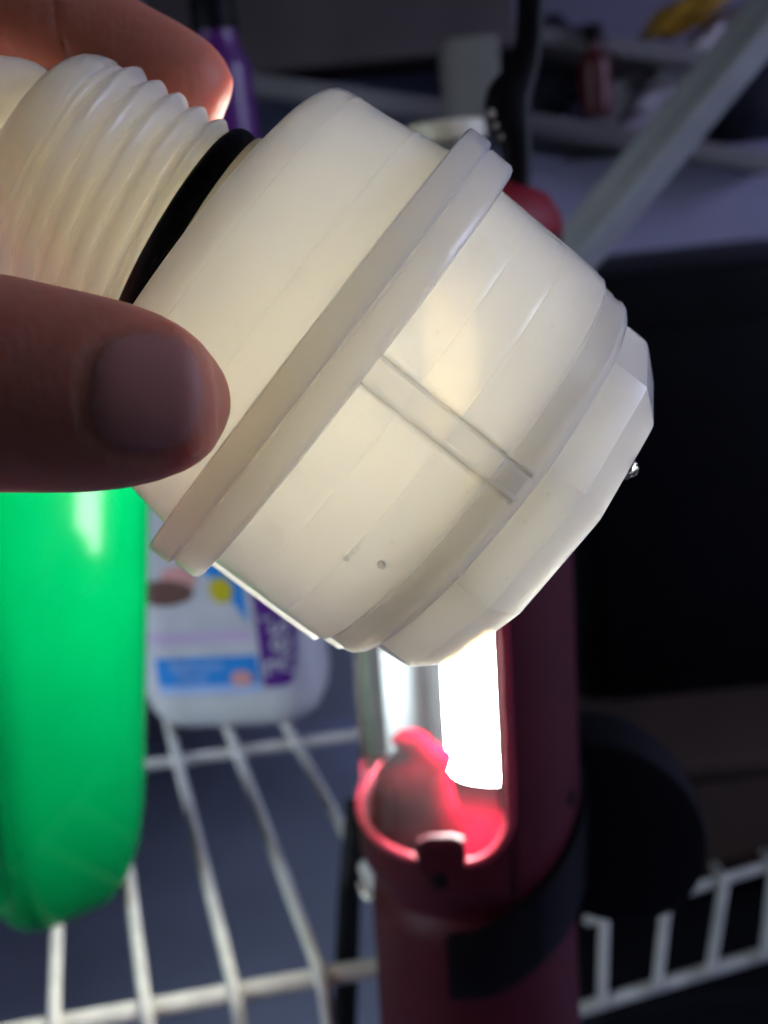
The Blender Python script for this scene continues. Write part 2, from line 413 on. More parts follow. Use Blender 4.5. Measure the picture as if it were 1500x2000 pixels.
# ------------------------------------------------------------------ red work lamp
def work_lamp():
    m_red = material('dark_red_rubber', (0.060, 0.002, 0.010), .55, bump=.15, bscale=400, var=.2, vscale=40, spec=.3)
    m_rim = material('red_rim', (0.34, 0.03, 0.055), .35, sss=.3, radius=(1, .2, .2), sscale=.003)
    m_inner = material('red_inner', (0.10, 0.001, 0.006), .6, var=.1, spec=.0)
    m_silver = material('grey_reflector', (0.012, 0.014, 0.016), .5, metal=.0, var=.1, vscale=50)
    m_mirror = material('dull_metal', (0.11, 0.128, 0.14), .6, metal=1.0, bump=.1, bscale=90)
    m_led = bpy.data.materials.new('led_panel'); m_led.use_nodes = True
    nt = m_led.node_tree; nt.nodes.clear()
    e = nt.nodes.new('ShaderNodeEmission'); e.inputs[0].default_value = (1, .985, .95, 1); e.inputs[1].default_value = LED_STRENGTH
    ou = nt.nodes.new('ShaderNodeOutputMaterial'); nt.links.new(e.outputs[0], ou.inputs[0])
    m_lens = bpy.data.materials.new('hazy_clear_lens'); m_lens.use_nodes = True
    nt = m_lens.node_tree; nt.nodes.clear()
    tr = nt.nodes.new('ShaderNodeBsdfTransparent'); tr.inputs[0].default_value = (.93, .96, .96, 1)
    gl = nt.nodes.new('ShaderNodeBsdfGlossy'); gl.inputs['Roughness'].default_value = .08
    tl = nt.nodes.new('ShaderNodeBsdfTranslucent'); tl.inputs[0].default_value = (.85, .9, .95, 1)
    fr = nt.nodes.new('ShaderNodeFresnel'); fr.inputs[0].default_value = 1.45
    nz = nt.nodes.new('ShaderNodeTexNoise'); nz.inputs['Scale'].default_value = 70; nz.inputs['Detail'].default_value = 5
    mr = nt.nodes.new('ShaderNodeMapRange'); mr.inputs['From Min'].default_value = .35; mr.inputs['From Max'].default_value = .7
    mr.inputs['To Min'].default_value = .0012; mr.inputs['To Max'].default_value = .0042
    nt.links.new(nz.outputs['Fac'], mr.inputs['Value'])
    m1 = nt.nodes.new('ShaderNodeMixShader'); m2 = nt.nodes.new('ShaderNodeMixShader'); ou = nt.nodes.new('ShaderNodeOutputMaterial')
    nt.links.new(mr.outputs['Result'], m1.inputs[0]); nt.links.new(tr.outputs[0], m1.inputs[1]); nt.links.new(tl.outputs[0], m1.inputs[2])
    nt.links.new(fr.outputs[0], m2.inputs[0]); nt.links.new(m1.outputs[0], m2.inputs[1]); nt.links.new(gl.outputs[0], m2.inputs[2])
    nt.links.new(m2.outputs[0], ou.inputs[0])

    D = .305
    lo, hi = W(962, 1960, D), W(884, 400, D * .862)
    z = (hi - lo).normalized()
    o0 = W(913, 1540, D)                                       # axis at the bottom of the window
    tocam = (CO - o0); tocam = (tocam - z * tocam.dot(z)).normalized()
    x = tocam; y = z.cross(x)                                  # +y is to the right as the camera sees it
    if y.dot(CX) < 0: y = -y; z2 = -z
    T = frame(x, z.cross(x), z, o0)
    sgn = 1 if z.cross(x).dot(CX) > 0 else -1
    t = thing('work_lamp', 'red handheld work lamp with its white LED panel lit', 'lamp', T)
    RH, TH = .0300, .0028
    def C(phi, r, zz): return (r * math.cos(R(phi)), sgn * r * math.sin(R(phi)), zz)
    ZT = .144                                                  # top of the window
    # head shell: full rings below and above the window, a wall beside it (phi 20..205 degrees)
    WL, WR = -152, 21
    def shell():
        vs, fs = [], []
        N = 120; zs = []
        # lower edge of the window dips in a rounded U: give each angle its own start height
        angs = [-180 + 360 * i / N for i in range(N)]
        def low(phi):
            if WL < phi < WR:
                m = min(phi - WL, WR - phi) * math.pi / 180 * RH
                c = .012
                base = .0 - .006 * math.cos(R(phi + 20))
                return base + (c - math.sqrt(max(0, c * c - (c - m) ** 2)) if m < c else 0)
            return None
        rows = 26
        for ri, (rr_, flip) in enumerate(((RH, 0), (RH - TH, 1))):
            pass
        prof = []
        for phi in angs:
            l = low(phi)
            top = l if l is not None else ZT
            col = []
            for k in range(rows + 1):
                q = k / rows; zz = lerp(-.0235, top, q)
                r = RH * (1 - .12 * (1 - sstep(-.0235, -.013, zz)))
                col.append(Vector(C(phi, r, zz)))
            for k in range(rows, -1, -1):
                q = k / rows; zz = lerp(-.0225, top - .0003, q)
                r = (RH - TH) * (1 - .12 * (1 - sstep(-.0235, -.013, zz)))
                col.append(Vector(C(phi, r, zz)))
            prof.append(col)
        K = len(prof[0])
        for c_ in prof: vs += c_
        for i in range(N):
            j = (i + 1) % N
            for q in range(K):
                p = (q + 1) % K
                fs.append((i * K + q, i * K + p, j * K + p, j * K + q))
        return vs, fs, low
    vs, fs, low = shell()
    link('head_shell', mesh_from('head_shell', vs, fs, 50), m_red, t)
    # moulded rim along the edge of the window, with two gaps
    def rim(phis, r=.0011):
        pts = [Vector(C(p, RH - .0006, low(p) if low(p) is not None else 0)) for p in phis]
        return pts
    a = [p for p in range(-148, -28, 3)]
    b = [p for p in [-2 + i * 1.0 for i in range(23)] if p < WR - .2]
    P1, r1 = capsule_path(rim(a), .0012, 4); v, f = tube(P1, r1, 10); link('window_rim', mesh_from('window_rim', v, f, 50), m_rim, t)
    up_ = [Vector(C(WR - .3, RH - .0006, zz)) for zz in [.014 + i * .012 for i in range(11)]]
    P2, r2 = capsule_path(rim(b) + up_, .0012, 4); v, f = tube(P2, r2, 10); link('window_rim', mesh_from('window_rim', v, f, 50), m_rim, t)
    # inward slope beside the panel, lit red
    v, f = loft([[C(WR, RH - .001, zz), C(WR - 4, RH * .86, zz), C(WR + 2, RH * .8, zz), C(WR + 6, RH - .002, zz)] for zz in (.006, .05, .09, ZT - .003)])
    link('window_reveal', mesh_from('window_reveal', v, f, 40), m_inner, t)
    # latch tab in the rim
    v, f = loft([[(RH - .0014 + dx, sgn * (RH * math.sin(R(-14)) + dy), zz - .004) for dx, dy in rrect(.0016 * k, .0062 * k, .0012, 4)] for zz, k in ((-.004, 1), (.002, 1), (.0045, .9), (.0055, .6))])
    link('latch', mesh_from('latch', v, f, 40), m_red, t)
    # LED panel: a flat board through the axis
    def boardp(s, n, zz, ang=-45):                              # s along the board, n along its normal
        u = Vector((math.cos(R(ang + 90)), sgn * math.sin(R(ang + 90)), 0)); nn = Vector((math.cos(R(ang)), sgn * math.sin(R(ang)), 0))
        return u * s + nn * n + Vector((0, 0, zz))
    def slab(s0, s1, n0, n1, za, zb):
        q = [[boardp(s, n, zz) for s, n in ((s0, n0), (s1, n0), (s1, n1), (s0, n1))] for zz in (za, zb)]
        return loft(q)
    v, f = slab(-.0150, .0190, -.005, -.002, .004, ZT - .003); link('reflector', mesh_from('reflector', v, f, 0), m_silver, t)
    sec = [(lerp(-.0080, .0165, i / 12), -.0015 + .0075 * (1 - (i / 6 - 1) ** 2)) for i in range(13)] + [(.0165, -.0019), (-.0080, -.0019)]
    v, f = loft([[boardp(s_, n_, zz) for s_, n_ in sec] for zz in (.006, ZT - .006)]); link('led_panel', mesh_from('led_panel', v, f, 0), m_led, t)
    vs, fs = [], []                                            # curved bright-metal reflector on the far side of the bay
    for i in range(21):
        ph = lerp(-176, -122, i / 20)
        for r in (RH * .84, RH * .87):
            for zz in (.002, ZT - .004): vs.append(C(ph, r, zz))
    for i in range(20):
        a_, b_ = i * 4, (i + 1) * 4
        fs += [(a_, a_ + 1, b_ + 1, b_), (a_ + 2, b_ + 2, b_ + 3, a_ + 3), (a_ + 1, a_ + 3, b_ + 3, b_ + 1), (a_, b_, b_ + 2, a_ + 2)]
    fs += [(0, 2, 3, 1), (80, 81, 83, 82)]
    link('back_reflector', mesh_from('back_reflector', vs, fs, 40), m_mirror, t)
    # curved clear lens
    vs, fs = [], []
    N = 48
    zsl = [0.0, .03, .06, .09, .11, ZT]
    for i in range(N + 1):
        phi = lerp(WL, WR, i / N)
        for k, zz in enumerate(zsl): vs.append(C(phi, RH - TH * .5, zz + (low(min(max(phi, WL + .5), WR - .5)) * (1 if k == 0 else 0))))
    K = len(zsl)
    for i in range(N):
        for k in range(K - 1): fs.append((i * K + k, i * K + k + 1, (i + 1) * K + k + 1, (i + 1) * K + k))
    link('lens', mesh_from('lens', vs, fs, 60), m_lens, t)
    # red inner moulding behind the lens
    ring = []
    for zz, w_, dpt, sh_ in [(q[0] * .78, *q[1:]) for q in ((-.01, .012, .012, 0), (.004, .0105, .011, -.001), (.011, .0095, .009, -.0005), (.0155, .0085, .007, .002), (.019, .005, .005, .001), (.0225, .0048, .0045, -.001), (.0245, .003, .003, -.001))]:
        ring.append([(.006 + dx, sgn * (-.0135 + sh_ + dy), zz) for dx, dy in rrect(dpt, w_, min(dpt, w_) * .8, 6)])
    v, f = loft(ring); link('inner_moulding', mesh_from('inner_moulding', v, f, 60), m_inner, t)
    # floor of the lens bay and back of the bay
    v, f = lathe([(-.012, .001), (-.012, RH - TH - .0002), (-.009, RH - TH - .0002), (-.009, .001)], 48); link('bay_floor', mesh_from('bay_floor', v, f), m_inner, t)
    # top cap
    v, f = lathe(densify([(ZT + .0002, RH - .003), (ZT + .0002, RH), (ZT + .002, RH + .0002), (ZT + .005, RH - .0003), (ZT + .0095, RH - .003), (ZT + .0125, RH - .009), (ZT + .0132, .004)], .003), 64, closed=False)
    link('top_cap', mesh_from('top_cap', v, f, 60), material('red_cap', (0.22, 0.002, 0.012), .6, var=.1, spec=.3), t)
    # barrel below the head
    v, f = lathe(densify([(-.0235, RH * .84), (-.027, RH * .91), (-.030, RH * .925), (-.13, RH * .96), (-.134, RH * .9)], .004), 72, closed=False)
    link('barrel', mesh_from('barrel', v, f, 40), m_red, t)
    # black clamp band round the right of the barrel, rising to the right
    vs, fs = [], []
    N = 40
    for i in range(N + 1):
        phi = lerp(-14, 140, i / N); k = i / N
        zt = lerp(-.026, .004, sstep(0, .75, k)) ; zb = lerp(-.0435, -.024, sstep(0, .8, k))
        rr0 = RH * .93
        for r, zz in ((rr0, zb), (rr0 + .0026, zb + .0005), (rr0 + .003, zb + .002), (rr0 + .003, zt - .002), (rr0 + .0026, zt - .0005), (rr0, zt)): vs.append(C(phi, r if zz < -.018 or r == rr0 else max(r, RH + .0022), zz))
    for i in range(N):
        for k in range(6):
            p = (k + 1) % 6; fs.append((i * 6 + k, i * 6 + p, (i + 1) * 6 + p, (i + 1) * 6 + k))
    fs.append(list(range(6))); fs.append([N * 6 + k for k in range(6)])
    link('clamp_band', mesh_from('clamp_band', vs, fs, 40), m_black, t)
    # black swivel foot to the right of the head
    rings = []
    for (dpt, k) in ((-.026, .9), (-.024, .97), (-.02, 1), (-.004, 1), (0, .96), (.001, .88)):
        rg = []
        for i in range(48):
            a = 2 * PI * i / 48
            ex, ez = .0275 * k * math.cos(a), .0285 * k * math.sin(a)
            rg.append((dpt - .012, sgn * (.0400 + ex - .08 * ez), -.0215 + ez - .10 * ex))
        rings.append(rg)
    v, f = loft(rings); link('swivel_foot', mesh_from('swivel_foot', v, f, 40), m_black, t)
    # screws
    for phi, zz in ((-16, -.0105), (62, .003)):
        ct = Vector(C(phi, RH - .0004, zz)); nn = Vector((math.cos(R(phi)), sgn * math.sin(R(phi)), 0))
        v, f = tube([ct - nn * .001, ct + nn * .0006, ct + nn * .0009], [.0024, .0024, .0016], 16); link('screw', mesh_from('screw', v, f, 40), m_black, t)
    # black hanging hook above the cap
    T.invert()
    dpt = .262
    hk = [(1008, 420, 24), (1011, 345, 26), (1006, 272, 33), (993, 222, 47), (996, 188, 46), (1018, 140, 33), (1032, 90, 27), (1036, 30, 27), (1038, -90, 27)]
    pts = spline([T @ W(px, py, dpt) for px, py, _ in hk], 6); wd = [q[2] * dpt / FPX for q in hk]
    rs = []
    for i in range(len(pts)):
        q = i / 6; k = min(int(q), len(wd) - 2); rs.append(lerp(wd[k], wd[k + 1], q - k))
    v, f = tube(pts, rs, 16, flat=(T.to_3x3() @ FWD, .45)); hook = link('hook', mesh_from('hook', v, f, 50), m_black, t)
    m_scuff = material('scuffed_grey', (.35, .33, .27), .6, bump=.6, bscale=500)
    for (px, py, s) in ((958, 222, 1.0), (967, 246, .7), (978, 268, .6)):
        me = bpy.data.meshes.new('scuff'); bm = bmesh.new(); bmesh.ops.create_icosphere(bm, subdivisions=2, radius=.0011 * s)
        c = T @ W(px, py, dpt - .0032)
        for vv in bm.verts: vv.co = vv.co * (1 + .5 * noise.noise(vv.co * 900)) + c
        bm.to_mesh(me); bm.free(); link('scuff', me, m_scuff, hook)
    return t
work_lamp()

# black cord hanging beside the lamp
v, f = tube(spline([W(697, 1560, .40), W(690, 1660, .395), W(680, 1800, .39), W(672, 2080, .385)], 8), .0042, 14, flat=(FWD, .5))
tag(link('hanging_strap', mesh_from('hanging_strap', v, f, 50), m_black), 'narrow black strap hanging behind the shelf bars left of the lamp', 'strap')
# small wire clip on the shelf bar
m_chrome = material('dull_chrome', (.8, .76, .66), .25, metal=.9)
v, f = tube(spline([W(706, 1722, .352), W(712, 1742, .35), W(724, 1756, .348), W(735, 1740, .347), W(738, 1715, .347), W(734, 1690, .348)], 6), .0013, 10)
tag(link('wire_clip', mesh_from('wire_clip', v, f, 50), m_chrome), 'small bent wire clip hooked on the shelf bar beside the lamp', 'clip')

# ------------------------------------------------------------------ the translucent pipe fitting (mm along and around its own axis)
FD = .13
t_, w_ = R(37.6), R(7.3)
def cv(x, y, z): return CX * x + CY * y + FWD * z               # camera axes to world
FC = W(641, 699, FD)
AX = cv(math.cos(t_) * math.cos(w_), -math.sin(t_) * math.cos(w_), math.sin(w_)).normalized()
vv_ = (FC - CO).normalized()
E2 = -(vv_ - AX * vv_.dot(AX)); E2.normalize()                  # towards the camera
E1 = AX.cross(E2)
if E1.dot(CY) < 0: SG = -1
else: SG = 1
FM = frame(E2, E1, AX, FC)                                       # local x to camera, z along the axis to the nose
ABS = 3.8
DENS, SURF = 1020, .44
def fitting():
    def pp(name, rough=.32, bump=.06, dens=DENS, grime_shade=.05, base=0.0):
        mt = bpy.data.materials.new(name); mt.use_nodes = True
        nt = mt.node_tree; nt.nodes.clear(); L = nt.links.new; N = nt.nodes.new
        tc = N('ShaderNodeTexCoord')
        n1 = N('ShaderNodeTexNoise'); n1.inputs['Scale'].default_value = 900; n1.inputs['Detail'].default_value = 4
        n2 = N('ShaderNodeTexNoise'); n2.inputs['Scale'].default_value = 130; n2.inputs['Detail'].default_value = 6
        L(tc.outputs['Object'], n1.inputs['Vector']); L(tc.outputs['Object'], n2.inputs['Vector'])
        bp = N('ShaderNodeBump'); bp.inputs['Strength'].default_value = bump; bp.inputs['Distance'].default_value = .0006
        b2 = N('ShaderNodeBump'); b2.inputs['Strength'].default_value = .12; b2.inputs['Distance'].default_value = .001
        L(n1.outputs['Fac'], bp.inputs['Height']); L(n2.outputs['Fac'], b2.inputs['Height']); L(b2.outputs['Normal'], bp.inputs['Normal'])
        sp = N('ShaderNodeTexNoise'); sp.inputs['Scale'].default_value = 380; sp.inputs['Detail'].default_value = 8; sp.inputs['Roughness'].default_value = .7
        L(tc.outputs['Object'], sp.inputs['Vector'])
        rp = N('ShaderNodeMapRange'); rp.inputs['From Min'].default_value = .64; rp.inputs['From Max'].default_value = .80; rp.inputs['To Max'].default_value = grime_shade; rp.inputs['To Min'].default_value = base
        L(sp.outputs['Fac'], rp.inputs['Value'])
        tr = N('ShaderNodeBsdfTransparent')
        tl = N('ShaderNodeBsdfTranslucent'); tl.inputs[0].default_value = (.998, .991, .968, 1); L(bp.outputs['Normal'], tl.inputs['Normal'])
        df = N('ShaderNodeBsdfDiffuse'); df.inputs[0].default_value = (.97, .965, .95, 1); L(bp.outputs['Normal'], df.inputs['Normal'])
        dirt_shade = N('ShaderNodeBsdfDiffuse'); dirt_shade.inputs[0].default_value = (.35, .30, .23, 1)  # colour of the soiled specks and of the painted shade
        gl = N('ShaderNodeBsdfGlossy'); gl.inputs['Roughness'].default_value = rough; L(bp.outputs['Normal'], gl.inputs['Normal'])
        fr = N('ShaderNodeFresnel'); fr.inputs[0].default_value = 1.42; L(bp.outputs['Normal'], fr.inputs['Normal'])
        a = N('ShaderNodeMixShader'); a.inputs[0].default_value = .18; L(tl.outputs[0], a.inputs[1]); L(df.outputs[0], a.inputs[2])
        b = N('ShaderNodeMixShader'); b.inputs[0].default_value = SURF; L(tr.outputs[0], b.inputs[1]); L(a.outputs[0], b.inputs[2])
        c = N('ShaderNodeMixShader'); at = N('ShaderNodeAttribute'); at.attribute_name = 'grime_shade'
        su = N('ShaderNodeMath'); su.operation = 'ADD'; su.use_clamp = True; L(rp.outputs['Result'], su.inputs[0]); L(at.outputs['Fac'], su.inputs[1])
        L(su.outputs[0], c.inputs[0]); L(b.outputs[0], c.inputs[1]); L(dirt_shade.outputs[0], c.inputs[2])
        ge = N('ShaderNodeNewGeometry'); iv = N('ShaderNodeMath'); iv.operation = 'SUBTRACT'; iv.inputs[0].default_value = 1; L(ge.outputs['Backfacing'], iv.inputs[1])
        mu = N('ShaderNodeMath'); mu.operation = 'MULTIPLY'; L(iv.outputs[0], mu.inputs[0]); L(fr.outputs[0], mu.inputs[1])   # shine on the outside only
        d = N('ShaderNodeMixShader'); L(mu.outputs[0], d.inputs[0]); L(c.outputs[0], d.inputs[1]); L(gl.outputs[0], d.inputs[2])
        ou = N('ShaderNodeOutputMaterial'); L(d.outputs[0], ou.inputs['Surface'])
        vs = N('ShaderNodeVolumeScatter'); vs.inputs['Color'].default_value = (.76, .825, 1.0, 1); vs.inputs['Density'].default_value = dens; vs.inputs['Anisotropy'].default_value = .75
        ab = N('ShaderNodeVolumeAbsorption'); ab.inputs['Color'].default_value = (.98, .91, .22, 1); ab.inputs['Density'].default_value = ABS
        ad = N('ShaderNodeAddShader'); L(vs.outputs[0], ad.inputs[0]); L(ab.outputs[0], ad.inputs[1]); L(ad.outputs[0], ou.inputs['Volume'])
        return mt
    m_pp = pp('milky_polypropylene'); m_cup = pp('milky_polypropylene_cup', .30, grime_shade=.12); m_thr = pp('milky_thread', .3, bump=.15, dens=1700, grime_shade=.14)
    m_oring = material('black_rubber', (.004, .004, .005), .6, bump=.3, bscale=600, spec=.2)
    t = thing('pipe_fitting', 'translucent white plastic pipe fitting held up against the lit lamp', 'fitting', FM)
    mm = lambda pr: [(z / 1000, r / 1000) for z, r in pr]
    # threaded stem: crests fade into a plain end
    N = 200
    STEM = Matrix.Translation((0, 0, -.018)) @ Matrix.Rotation(-R(6.5) * SG, 4, 'X') @ Matrix.Translation((0, 0, .018))
    prof = [(-16.6, 14.6), (-18.9, 14.75), (-19.3, 14.5), (-19.4, 13.0)] + [(-19.4 - .14 * i, 13.0) for i in range(1, 118)] + \
           [(-36.0, 13.35), (-36.5, 13.3), (-37, 13.25), (-38, 13.0), (-39, 12.5), (-39.8, 11.7), (-40.4, 10.6), (-40.7, 9.2),
            (-41.0, 8.0), (-41.8, 8.4), (-42.8, 8.7), (-44, 8.6), (-45.4, 8.2), (-46.4, 7.7), (-47.5, 7.2), (-52, 7.0), (-52.5, 6.5), (-52.5, 5.0), (-44, 5.2), (-42, 6), (-36, 10.2), (-20, 11.2), (-16.6, 11.4)]
    def thr(z, r, a):
        s = z * 1000; ph = s / 2.62 + a * SG / (2 * PI) + .18
        if -36.2 < s < -21.6 and r > .0125:
            u = ph - math.floor(ph); k = sstep(-22.0, -23.0, s) * sstep(-36.2, -34.8, s)
            base = lerp(14.15, 14.0, (-21.6 - s) / 14.6)
            prf = 1 - abs(2 * u - 1) ** 1.5
            d = 1.3 * prf + .10 * noise.noise(Vector((math.cos(a) * 5, math.sin(a) * 5, s * 1.1))) + .05 * noise.noise(Vector((math.cos(a) * 16, math.sin(a) * 16, s * 3)))
            return z, (base - 1.15 + k * d + (1 - k) * lerp(.1, .5, sstep(-30, -24, s))) / 1000
        if -21.9 < s < -19.1 and .0125 < r: return z, .0128
        return z, r
    v, f = lathe(mm(prof), N, thr); link('threaded_stem', mesh_from('threaded_stem', v, f, 60), m_thr, t).matrix_local = STEM
    # o-ring in its groove
    vs, fs = [], []
    for i in range(96):
        a = 2 * PI * i / 96
        for q in range(14):
            b = 2 * PI * q / 14; r = 13.55 + 1.15 * math.cos(b) + .05 * noise.noise(Vector((math.cos(a) * 4, math.sin(a) * 4, q)))
            vs.append((r * math.cos(a) / 1000, r * math.sin(a) / 1000, (-20.45 + 1.4 * math.sin(b)) / 1000))
    for i in range(96):
        for q in range(14):
            fs.append((i * 14 + q, i * 14 + (q + 1) % 14, ((i + 1) % 96) * 14 + (q + 1) % 14, ((i + 1) % 96) * 14 + q))
    link('o_ring', mesh_from('o_ring', vs, fs, 60), m_oring, t).matrix_local = STEM
    # body: neck shoulder, rounded corner, flared wall, first flange ring
    prof = [(-18.0, 10.6), (-18.0, 21.4), (-17.85, 22.4), (-17.4, 23.3), (-16.7, 24.0), (-15.8, 24.35), (-14.35, 24.6), (-14.25, 24.69), (-14.05, 24.66),
            (-11, 25.0), (-7.35, 25.6), (-7.25, 25.69), (-7.05, 25.71), (-6.95, 25.68), (-3.35, 26.35), (-3.1, 26.6), (-3.05, 29.3), (-2.85, 29.6), (-.45, 29.75), (-.15, 29.55), (.0, 29.25),
            (.0, 23.6), (-3, 23.4), (-14, 21.4), (-15.2, 19.8), (-15.4, 12), (-15.8, 10.6)]
    def wob(z, r, a):
        return z, r + (.00004 * noise.noise(Vector((math.cos(a) * 3, math.sin(a) * 3, z * 300))) if r > .02 else 0) + (.00004 * noise.noise(Vector((math.cos(a) * 14, math.sin(a) * 14, z * 900))) if r > .0288 else 0)
    v, f = lathe(densify(mm(prof), .0007), 180, wob); link('body', mesh_from('body', v, f, 35), m_pp, t)
    # cup: second flange ring, wall, baffle
    prof = [(-.04, 23.6), (-.04, 28.9), (.12, 29.0), (.3, 29.2), (2.9, 29.2), (3.35, 28.9), (3.5, 28.5), (3.55, 26.7), (3.7, 26.45), (8.0, 26.42), (8.06, 26.39), (8.12, 26.42), (13.0, 26.40), (13.06, 26.37), (13.12, 26.40),
            (18.6, 26.3), (18.75, 26.18), (18.9, 26.0), (19.2, 25.55), (21.6, 25.45), (22.0, 25.6), (22.4, 25.45), (22.9, 25.0), (23.2, 24.2),
            (23.2, 19), (19.6, 19), (19.2, 21.5), (18.4, 22.8), (16.5, 23.8), (6, 24.0)]
    def ribbed(z, r, a):                                            # four raised ribs run along the cup, each between two fine grooves
        z, r = wob(z, r, a)
        if .0033 < z < .0221 and r > .0249:
            for ang in (3.6, 93, -86, 180):
                d = (a - R(ang) * SG + PI) % (2 * PI) - PI
                x = abs(d) * .0264
                if x < .0030:
                    k = sstep(.0222, .0216, z) * sstep(.0033, .0037, z)
                    r += k * (.00075 * (1 - sstep(.00105, .00145, x)) - .00055 * math.exp(-((x - .00170) / .00032) ** 2))
                    if z > .0187 and ang == 3.6: r += k * .0007 * (1 - sstep(.00105, .00145, x))
        return z, r
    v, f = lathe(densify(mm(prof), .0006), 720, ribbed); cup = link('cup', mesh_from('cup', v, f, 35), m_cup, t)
    # shade painted along the rib grooves and above the nose step, plus mottled soiling
    ga = cup.data.attributes.new('grime_shade', 'FLOAT', 'POINT')
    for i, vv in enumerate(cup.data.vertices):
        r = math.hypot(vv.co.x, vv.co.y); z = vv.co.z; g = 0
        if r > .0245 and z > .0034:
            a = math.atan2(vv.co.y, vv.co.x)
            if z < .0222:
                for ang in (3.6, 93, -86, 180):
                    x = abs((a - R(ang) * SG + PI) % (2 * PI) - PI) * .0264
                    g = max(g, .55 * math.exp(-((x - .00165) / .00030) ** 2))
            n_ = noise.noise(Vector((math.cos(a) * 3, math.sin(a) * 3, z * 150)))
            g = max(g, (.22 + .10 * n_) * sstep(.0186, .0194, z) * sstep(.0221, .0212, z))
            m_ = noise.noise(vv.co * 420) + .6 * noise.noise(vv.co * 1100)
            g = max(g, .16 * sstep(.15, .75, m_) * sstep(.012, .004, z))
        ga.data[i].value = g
    # ten-sided nose
    n = 120
    def sec(s, r, fac):
        out = []
        for i in range(n):
            a = 2 * PI * i / n; q = 2 * PI / 10; off = ((a + .2) % q) - q / 2
            pol = math.cos(q / 2) / math.cos(off) * 1.0
            out.append((lerp(1, pol, fac) * r * math.cos(a) / 1000, lerp(1, pol, fac) * r * math.sin(a) / 1000, s / 1000))
        return out
    rings = [sec(*q) for q in ((23.17, 18, 0), (23.17, 23.6, .8), (23.5, 24.0, 1), (25, 24.15, 1), (27.3, 24.15, 1), (27.7, 24.05, 1), (28.0, 23.85, 1), (31.0, 21.3, 1), (31.3, 20.9, 1), (31.5, 20.3, 1), (31.55, 19.6, 1), (31.55, 7, 0),
                               (29.4, 7, 0), (29.2, 18.0, .5), (27, 21.2, .8), (25.2, 21.4, .5), (25.0, 18, 0))]
    v, f = loft(rings, cap=False); nn_ = len(rings)
    f += [((nn_ - 1) * n + q, (nn_ - 1) * n + (q + 1) % n, (q + 1) % n, q) for q in range(n)]
    nose = link('nose', mesh_from('nose', v, f, 14), m_cup, t)
    # plug closing the end
    v, f = lathe(mm([(29.6, .2), (29.6, 6.9), (31.5, 6.9), (31.55, 6.6), (31.55, .2)]), 40); link('end_plug', mesh_from('end_plug', v, f, 30), m_cup, t)
    # air bubbles in the cup wall
    m_bub = bpy.data.materials.new('clear_bubble'); m_bub.use_nodes = True
    nt = m_bub.node_tree; nt.nodes.clear()
    tr = nt.nodes.new('ShaderNodeBsdfTransparent'); tr.inputs[0].default_value = (.96, .96, .96, 1)
    gl = nt.nodes.new('ShaderNodeBsdfGlossy'); gl.inputs['Roughness'].default_value = .08; fr = nt.nodes.new('ShaderNodeFresnel'); fr.inputs[0].default_value = 1.38
    mx = nt.nodes.new('ShaderNodeMixShader'); ou = nt.nodes.new('ShaderNodeOutputMaterial')
    nt.links.new(fr.outputs[0], mx.inputs[0]); nt.links.new(tr.outputs[0], mx.inputs[1]); nt.links.new(gl.outputs[0], mx.inputs[2]); nt.links.new(mx.outputs[0], ou.inputs[0])
    m_drop = bpy.data.materials.new('clear_sprue'); m_drop.use_nodes = True
    bb_ = m_drop.node_tree.nodes['Principled BSDF']; bb_.inputs['Transmission Weight'].default_value = .85; bb_.inputs['Roughness'].default_value = .12; bb_.inputs['IOR'].default_value = 1.45; bb_.inputs['Base Color'].default_value = (.7, .7, .68, 1)
    # moulding sprue
    me = bpy.data.meshes.new('sprue'); bm = bmesh.new(); bmesh.ops.create_icosphere(bm, subdivisions=3, radius=1)
    inv = FM.inverted()
    c = inv @ W(1229, 917, .1200)
    for vv in bm.verts:
        q = vv.co * (1 + .3 * noise.noise(vv.co * 1.5)); vv.co = c + Vector((q.x * .0011, q.y * .0011, q.z * .0009))
    bm.to_mesh(me); bm.free()
    for p in me.polygons: p.use_smooth = True
    link('sprue', me, m_drop, nose)
    rnd = random.Random(9)
    spots = [(675, 1090, .5), (745, 1103, .62), (700, 1072, .3), (765, 1060, .36), (690, 1080, .25), (873, 780, .32), (910, 920, .3), (912, 960, .28), (905, 905, .2), (1070, 965, .3), (1025, 1018, .28), (1078, 637, .26), (1037, 597, .24), (1046, 663, .2), (1122, 594, .2), (990, 1130, .25), (1060, 1057, .2), (855, 650, .3)]
    bv = BVHTree.FromPolygons([x.co for x in cup.data.vertices], [p.vertices[:] for p in cup.data.polygons])
    bn = BVHTree.FromPolygons([x.co for x in nose.data.vertices], [p.vertices[:] for p in nose.data.polygons])
    io = inv @ CO
    for px, py, s in spots:
        d = (inv @ W(px, py, .2) - io).normalized()
        h = [q for q in (bv.ray_cast(io, d), bn.ray_cast(io, d)) if q[0] is not None]
        if not h: continue
        h = min(h, key=lambda q: q[3])
        me = bpy.data.meshes.new('air_bubble'); bm = bmesh.new(); bmesh.ops.create_icosphere(bm, subdivisions=2, radius=.00072 * s)
        nr = h[1]
        for vv in bm.verts: vv.co = vv.co - nr * (vv.co.dot(nr)) * .55 + h[0]
        bm.to_mesh(me); bm.free()
        for p in me.polygons: p.use_smooth = True
        link('air_bubble', me, m_bub, cup)
fitting()

